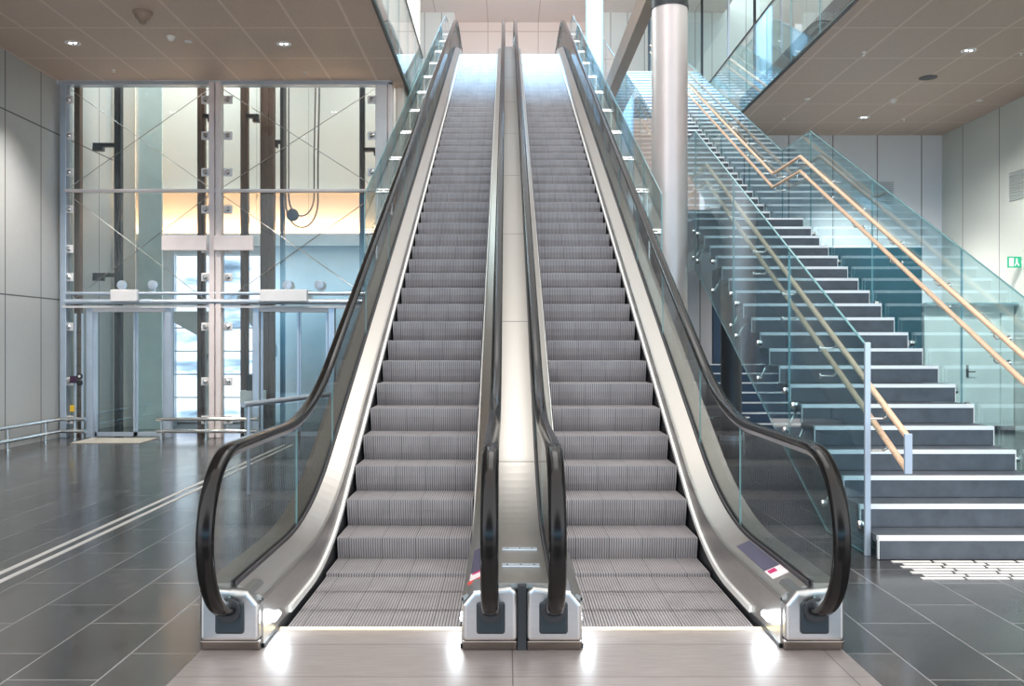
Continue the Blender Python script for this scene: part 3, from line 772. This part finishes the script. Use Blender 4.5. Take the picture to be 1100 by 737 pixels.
def wood_rail(X, s, hs, y0, endplate, label, Xg):
    """pair of round timber rails; s: side where the brackets reach the glass"""
    root = empty('timber_handrail', label, 'handrail', (X, y0, 0), 'paired timber handrails on the stairs')
    yy = [y0, YA, YBD, YTOP]
    for h in hs:
        mb = MB(); mb.tube([(X, y, pitch(y, h)) for y in yy], .024, 14); mb.build('rail', M['wood'], root, smooth=True)
    y = y0+.35; 
    while y < YTOP:
        for h in hs:
            z = pitch(y, h); mb = MB()
            g = Xg - s*.012
            mb.tube([(X, y, z-.022), (X, y, z-.06), (X+s*.02, y, z-.075), (g, y, z-.075)], .008, 8)
            mb.lathe([(.026, 0), (.026, .014)], (g, y, z-.075), (-s,0,0), 14); mb.box(X-.012, X+.012, y-.05, y+.05, z-.027, z-.021)
            mb.build('rail_bracket', M['chrome'], root, smooth=True)
        y += 1.05
    if endplate:
        z1 = pitch(y0, max(hs))+.024; z0 = pitch(y0, min(hs))-.024
        MB().box(X-.028, X+.028, y0-.022, y0, z0, z1).build('end_plate', M['lift_steel'], root, bevel=.004)
    relink(root)
wood_rail(2.86, -1, (.84, .60), 6.42, True, 'pair of birch handrails on the escalator side of the staircase', 2.70)
wood_rail(4.20, 1, (.96, .75), 6.35, False, 'pair of birch handrails on the far side of the staircase', 4.345)

# tactile bars at the stair foot
tp = empty('tactile_paving', 'rows of white warning bars on the floor at the stair foot', 'tactile paving', (3.4, 6.2, 0))
for j in range(7):
    y = 6.52 - .078*j
    for i in range(6):
        x0 = 2.80 + .27*j*0 + i*.305 + (.0 if j % 2 == 0 else .05)
        if x0 > SX1+.2: continue
        MB().prism([(x0, y), (x0+.28, y), (x0+.28, y+.038), (x0, y+.038)], 'z', 0, .005).build('bar', M['tactile'], tp)
relink(tp)

# dark and white rooms under the landing, far behind the stair
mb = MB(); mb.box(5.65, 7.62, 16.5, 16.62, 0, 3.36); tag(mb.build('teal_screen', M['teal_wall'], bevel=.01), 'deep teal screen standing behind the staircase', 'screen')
pw = empty('white_partition', 'low white partition with a plain door behind the staircase at the right wall', 'partition', (8.45, 16.5, 0))
MB().box(7.64, 8.36, 16.45, 16.6, 0, 2.30).build('side_panel', M['door_w'], pw); MB().box(9.05, XR-.02, 16.45, 16.6, 0, 2.30).build('side_panel', M['door_w'], pw)
MB().box(8.36, 9.05, 16.45, 16.6, 2.16, 2.30).build('head_panel', M['door_w'], pw)
d = MB().box(8.375, 9.035, 16.49, 16.54, .02, 2.15).build('door', M['door_w'], pw)
mb = MB(); mb.box(8.42, 8.46, 16.475, 16.49, .98, 1.2); mb.tube([(8.44, 16.475, 1.08), (8.44, 16.43, 1.08), (8.56, 16.43, 1.08)], .010, 8); mb.build('door_handle', M['gasket'], d)
MB().box(7.64, XR-.02, 16.40, 16.45, 0, .09).build('plinth', M['gasket'], pw); MB().box(7.62, XR-.02, 16.3, 16.62, 2.30, 2.335).build('top_shelf', M['glass_edge'], pw)
relink(pw)
ex = empty('exit_sign', 'small green exit sign on the pale right wall', 'exit sign', (9.14, 16.2, 3.06))
MB().box(-.12, .12, -.015, .015, -.10, .10).build('sign_plate', M['green'], ex)
mb = MB(); y = -.017
mb.box(-.10, -.02, y, y+.004, -.075, .075)
mb.lathe([(.016, 0), (.016, .003)], (.035, -.015, .05), (0,-1,0), 10)
mb.prism([(.02,.03),(.05,.032),(.055,-.01),(.085,-.06),(.07,-.07),(.035,-.02),(.01,-.07),(-.005,-.06),(.022,-.01)], 'y', y, y+.004)
mb.build('pictogram', M['pict'], ex); MB().box(.12, .15, -.01, .01, -.03, .03).build('wall_arm', M['white'], ex)
def vent(x0, x1, y0, y1, z0, z1, label):
    o = empty('wall_vent', label, 'vent', ((x0+x1)/2, (y0+y1)/2, z0))
    n = 12
    for k in range(n):
        z = z0+(z1-z0)*(k+.5)/n
        MB().box(x0, x1, y0, y1, z-.006, z+.012).build('louvre', M['lift_low'], o)
    relink(o)
vent(7.35, 8.25, 19.17, 19.2, 4.55, 5.05, 'louvred grille in the white back wall behind the stair landing')
vent(XR-.03, XR, 15.2, 16.6, 4.2, 4.75, 'louvred grille high on the pale right wall')
# far blue steps under the stair
fs = empty('far_steps', 'dark blue steps with pale edges glimpsed beneath the staircase', 'steps', (4.7, 16.0, 0))
for k in range(7):
    y = 16.0+.30*k; z = .17*(k+1)
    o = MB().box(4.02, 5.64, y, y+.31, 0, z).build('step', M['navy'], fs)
    MB().box(4.02, 5.64, y-.006, y+.03, z-.02, z+.003).build('nosing', M['nosing'], o)
relink(fs)
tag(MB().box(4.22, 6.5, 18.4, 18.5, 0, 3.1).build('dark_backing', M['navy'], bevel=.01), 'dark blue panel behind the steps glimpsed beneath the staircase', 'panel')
# ticket-gate like glass pod by the escalator
gp = empty('glass_gate', 'pale round-cornered glass gate panel behind the right escalator', 'gate', (2.75, 12.6, 0))
R = .14
poly = [(2.35, .1), (2.92, .1), (2.92, 1.85-R)] + [(2.92-R+R*math.cos(t), 1.85-R+R*math.sin(t)) for t in [PI/2*q/6 for q in range(7)]] + [(2.35, 1.85)]
MB().prism(poly, 'y', 14.75, 14.77, 0, 1).build('glass_pane', [M['glass'], M['glass_edge']], gp)
MB().box(2.33, 2.37, 14.72, 14.80, 0, 1.95).build('post', M['lift_steel'], gp, bevel=.005)
relink(gp)

# columns and beam
def column(x, y, r, z1, mat, label, collar=None):
    o = empty('round_column', label, 'column', (x, y, 0))
    MB().lathe([(r, 0), (r, z1)], (0,0,0), (0,0,1), 48).build('shaft', M[mat], o, smooth=True)
    MB().lathe([(r+.015, 0), (r+.015, .08)], (0,0,0), (0,0,1), 48).build('base_ring', M['lift_steel'], o, smooth=True)
    if collar: MB().lathe([(r+.012, collar), (r+.012, collar+.25)], (0,0,0), (0,0,1), 48).build('collar', M['black'], o, smooth=True)
column(2.23, 12.3, .243, 9.0, 'column', 'large satin round column between the escalators and the staircase', 6.15)
column(3.72, 14.9, .17, 3.2, 'column_d', 'dark round column under the stair landing')
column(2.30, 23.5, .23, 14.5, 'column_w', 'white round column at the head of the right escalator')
bm_ = MB().prism([(14.8, 7.50), (23.26, 7.50), (23.26, 7.95), (14.8, 7.95)], 'x', 2.40, 2.62); o = bm_.build('brown_beam', M['beam'], bevel=.01); tag(o, 'brown horizontal beam beside the big column, above the escalator', 'beam')
# upper right glazed screen
ug = empty('upper_screen', 'tall clear glass screen with slender mullions above the staircase', 'glass screen', (5.5, 28.0, 6.3))
for i in range(6):
    x = 4.6+.85*i
    if i < 5:
        mb = MB(); mb.box(x+.03, x+.82, 29.0, 29.016, TOP, 13.6); mb.m = [1,1,0,1,0,1]; mb.build('glass_pane', [M['glass_g'], M['glass_edge']], ug)
    MB().box(x-.03, x+.03, 28.95, 29.08, TOP, 13.7).build('mullion', M['lift_steel'] if i % 2 else M['rail_dark'], ug)
relink(ug)
for x, y, lab in ((-.5, 29.5, 'small dark sprinkler under the upper ceiling above the left escalator'), (.95, 29.5, 'small dark sprinkler under the upper ceiling above the right escalator')):
    o = empty('ceiling_sprinkler', lab, 'sprinkler', (x, y, 13.75), 'ceiling sprinklers')
    MB().lathe([(.05, .004), (.05, -.02), (.03, -.03), (.025, -.16), (.06, -.17), (.06, -.18)], (0,0,0), (0,0,1), 12).build('sprinkler_body', M['gasket'], o, smooth=True)

# ------------------------------------------------------------------ light
w = bpy.data.worlds.new('world'); SC.world = w; w.use_nodes = True
nt = w.node_tree; bg = nt.nodes['Background']
tc = nt.nodes.new('ShaderNodeTexCoord'); sx = nt.nodes.new('ShaderNodeSeparateXYZ'); nt.links.new(tc.outputs['Generated'], sx.inputs[0]); mzr = nt.nodes.new('ShaderNodeMapRange'); mzr.inputs['From Min'].default_value = -1; nt.links.new(sx.outputs['Z'], mzr.inputs[0])
side = ramp(nt, mzr.outputs[0], [(0, (.42,.38,.36)), (.49, (.42,.38,.36)), (.51, (.50,.62,.80)), (.56, (.62,.68,.76)), (.62, (.72,.72,.72)), (.92, (.58,.57,.56)), (.96, (.56,.52,.49)), (1, (.56,.50,.46))])
behind = ramp(nt, mzr.outputs[0], [(0, (.42,.38,.36)), (.42, (.30,.28,.27)), (.47, (.05,.06,.08)), (.505, (.10,.26,.40)), (.53, (.42,.75,1)), (.56, (.10,.16,.22)), (.60, (.05,.045,.05)), (.90, (.10,.08,.07)), (.96, (.60,.45,.35)), (1, (.58,.50,.44))])
mky = nt.nodes.new('ShaderNodeMapRange'); mky.inputs['From Min'].default_value = -.80; mky.inputs['From Max'].default_value = -.93; nt.links.new(sx.outputs['Y'], mky.inputs[0])
mxw = nt.nodes.new('ShaderNodeMix'); mxw.data_type = 'RGBA'; nt.links.new(mky.outputs[0], mxw.inputs[0]); nt.links.new(side, mxw.inputs[6]); nt.links.new(behind, mxw.inputs[7])
mkf = nt.nodes.new('ShaderNodeMapRange'); mkf.inputs['From Min'].default_value = -.05; mkf.inputs['From Max'].default_value = .30; mkf.inputs['To Min'].default_value = 1; mkf.inputs['To Max'].default_value = .36; nt.links.new(sx.outputs['Y'], mkf.inputs[0])
mxf = nt.nodes.new('ShaderNodeMix'); mxf.data_type = 'RGBA'; mxf.blend_type = 'MULTIPLY'; mxf.inputs[0].default_value = 1; nt.links.new(mxw.outputs[2], mxf.inputs[6]); nt.links.new(mkf.outputs[0], mxf.inputs[7])
nt.links.new(mxf.outputs[2], bg.inputs[0]); bg.inputs[1].default_value = 3.2
def area(name, loc, target, sx, sy, e, c, spread=PI):
    L = bpy.data.lights.new(name, 'AREA'); L.shape = 'RECTANGLE'; L.size = sx; L.size_y = sy; L.energy = e; L.color = c; L.spread = spread
    o = bpy.data.objects.new(name, L); C.objects.link(o); o.location = loc
    o.rotation_euler = (Vector(target)-Vector(loc)).to_track_quat('-Z', 'Y').to_euler(); return o
area('atrium_fill', (1.2, 12, 17), (1.2, 12, 0), 7, 13, 650, (1,.98,.96))  # unseen area lamp added above the atrium as overhead fill
area('upper_daylight', (.6, 14, 17), (.6, 26, 8), 4, .8, 800, (.38,.70,1), math.radians(54))
area('upper_wall_light', (.6, 29, 13.6), (.6, 34, 11), 5, 1, 90, (1,.92,.88))
area('shaft_light', (-4.7, 16.8, 9), (-4.7, 16.8, 0), 5, 2, 230, (.80,.95,1))

SC.view_settings.view_transform = 'Standard'; SC.view_settings.look = 'None'; SC.view_settings.gamma = 1; SC.view_settings.exposure = .80
SC.view_settings.use_curve_mapping = False
SC.cycles.use_denoising = True
SC.cycles.max_bounces = 10; SC.cycles.transparent_max_bounces = 24; SC.cycles.glossy_bounces = 5; SC.cycles.diffuse_bounces = 4
SC.cycles.sample_clamp_indirect = 6; SC.cycles.caustics_reflective = True; SC.cycles.caustics_refractive = False
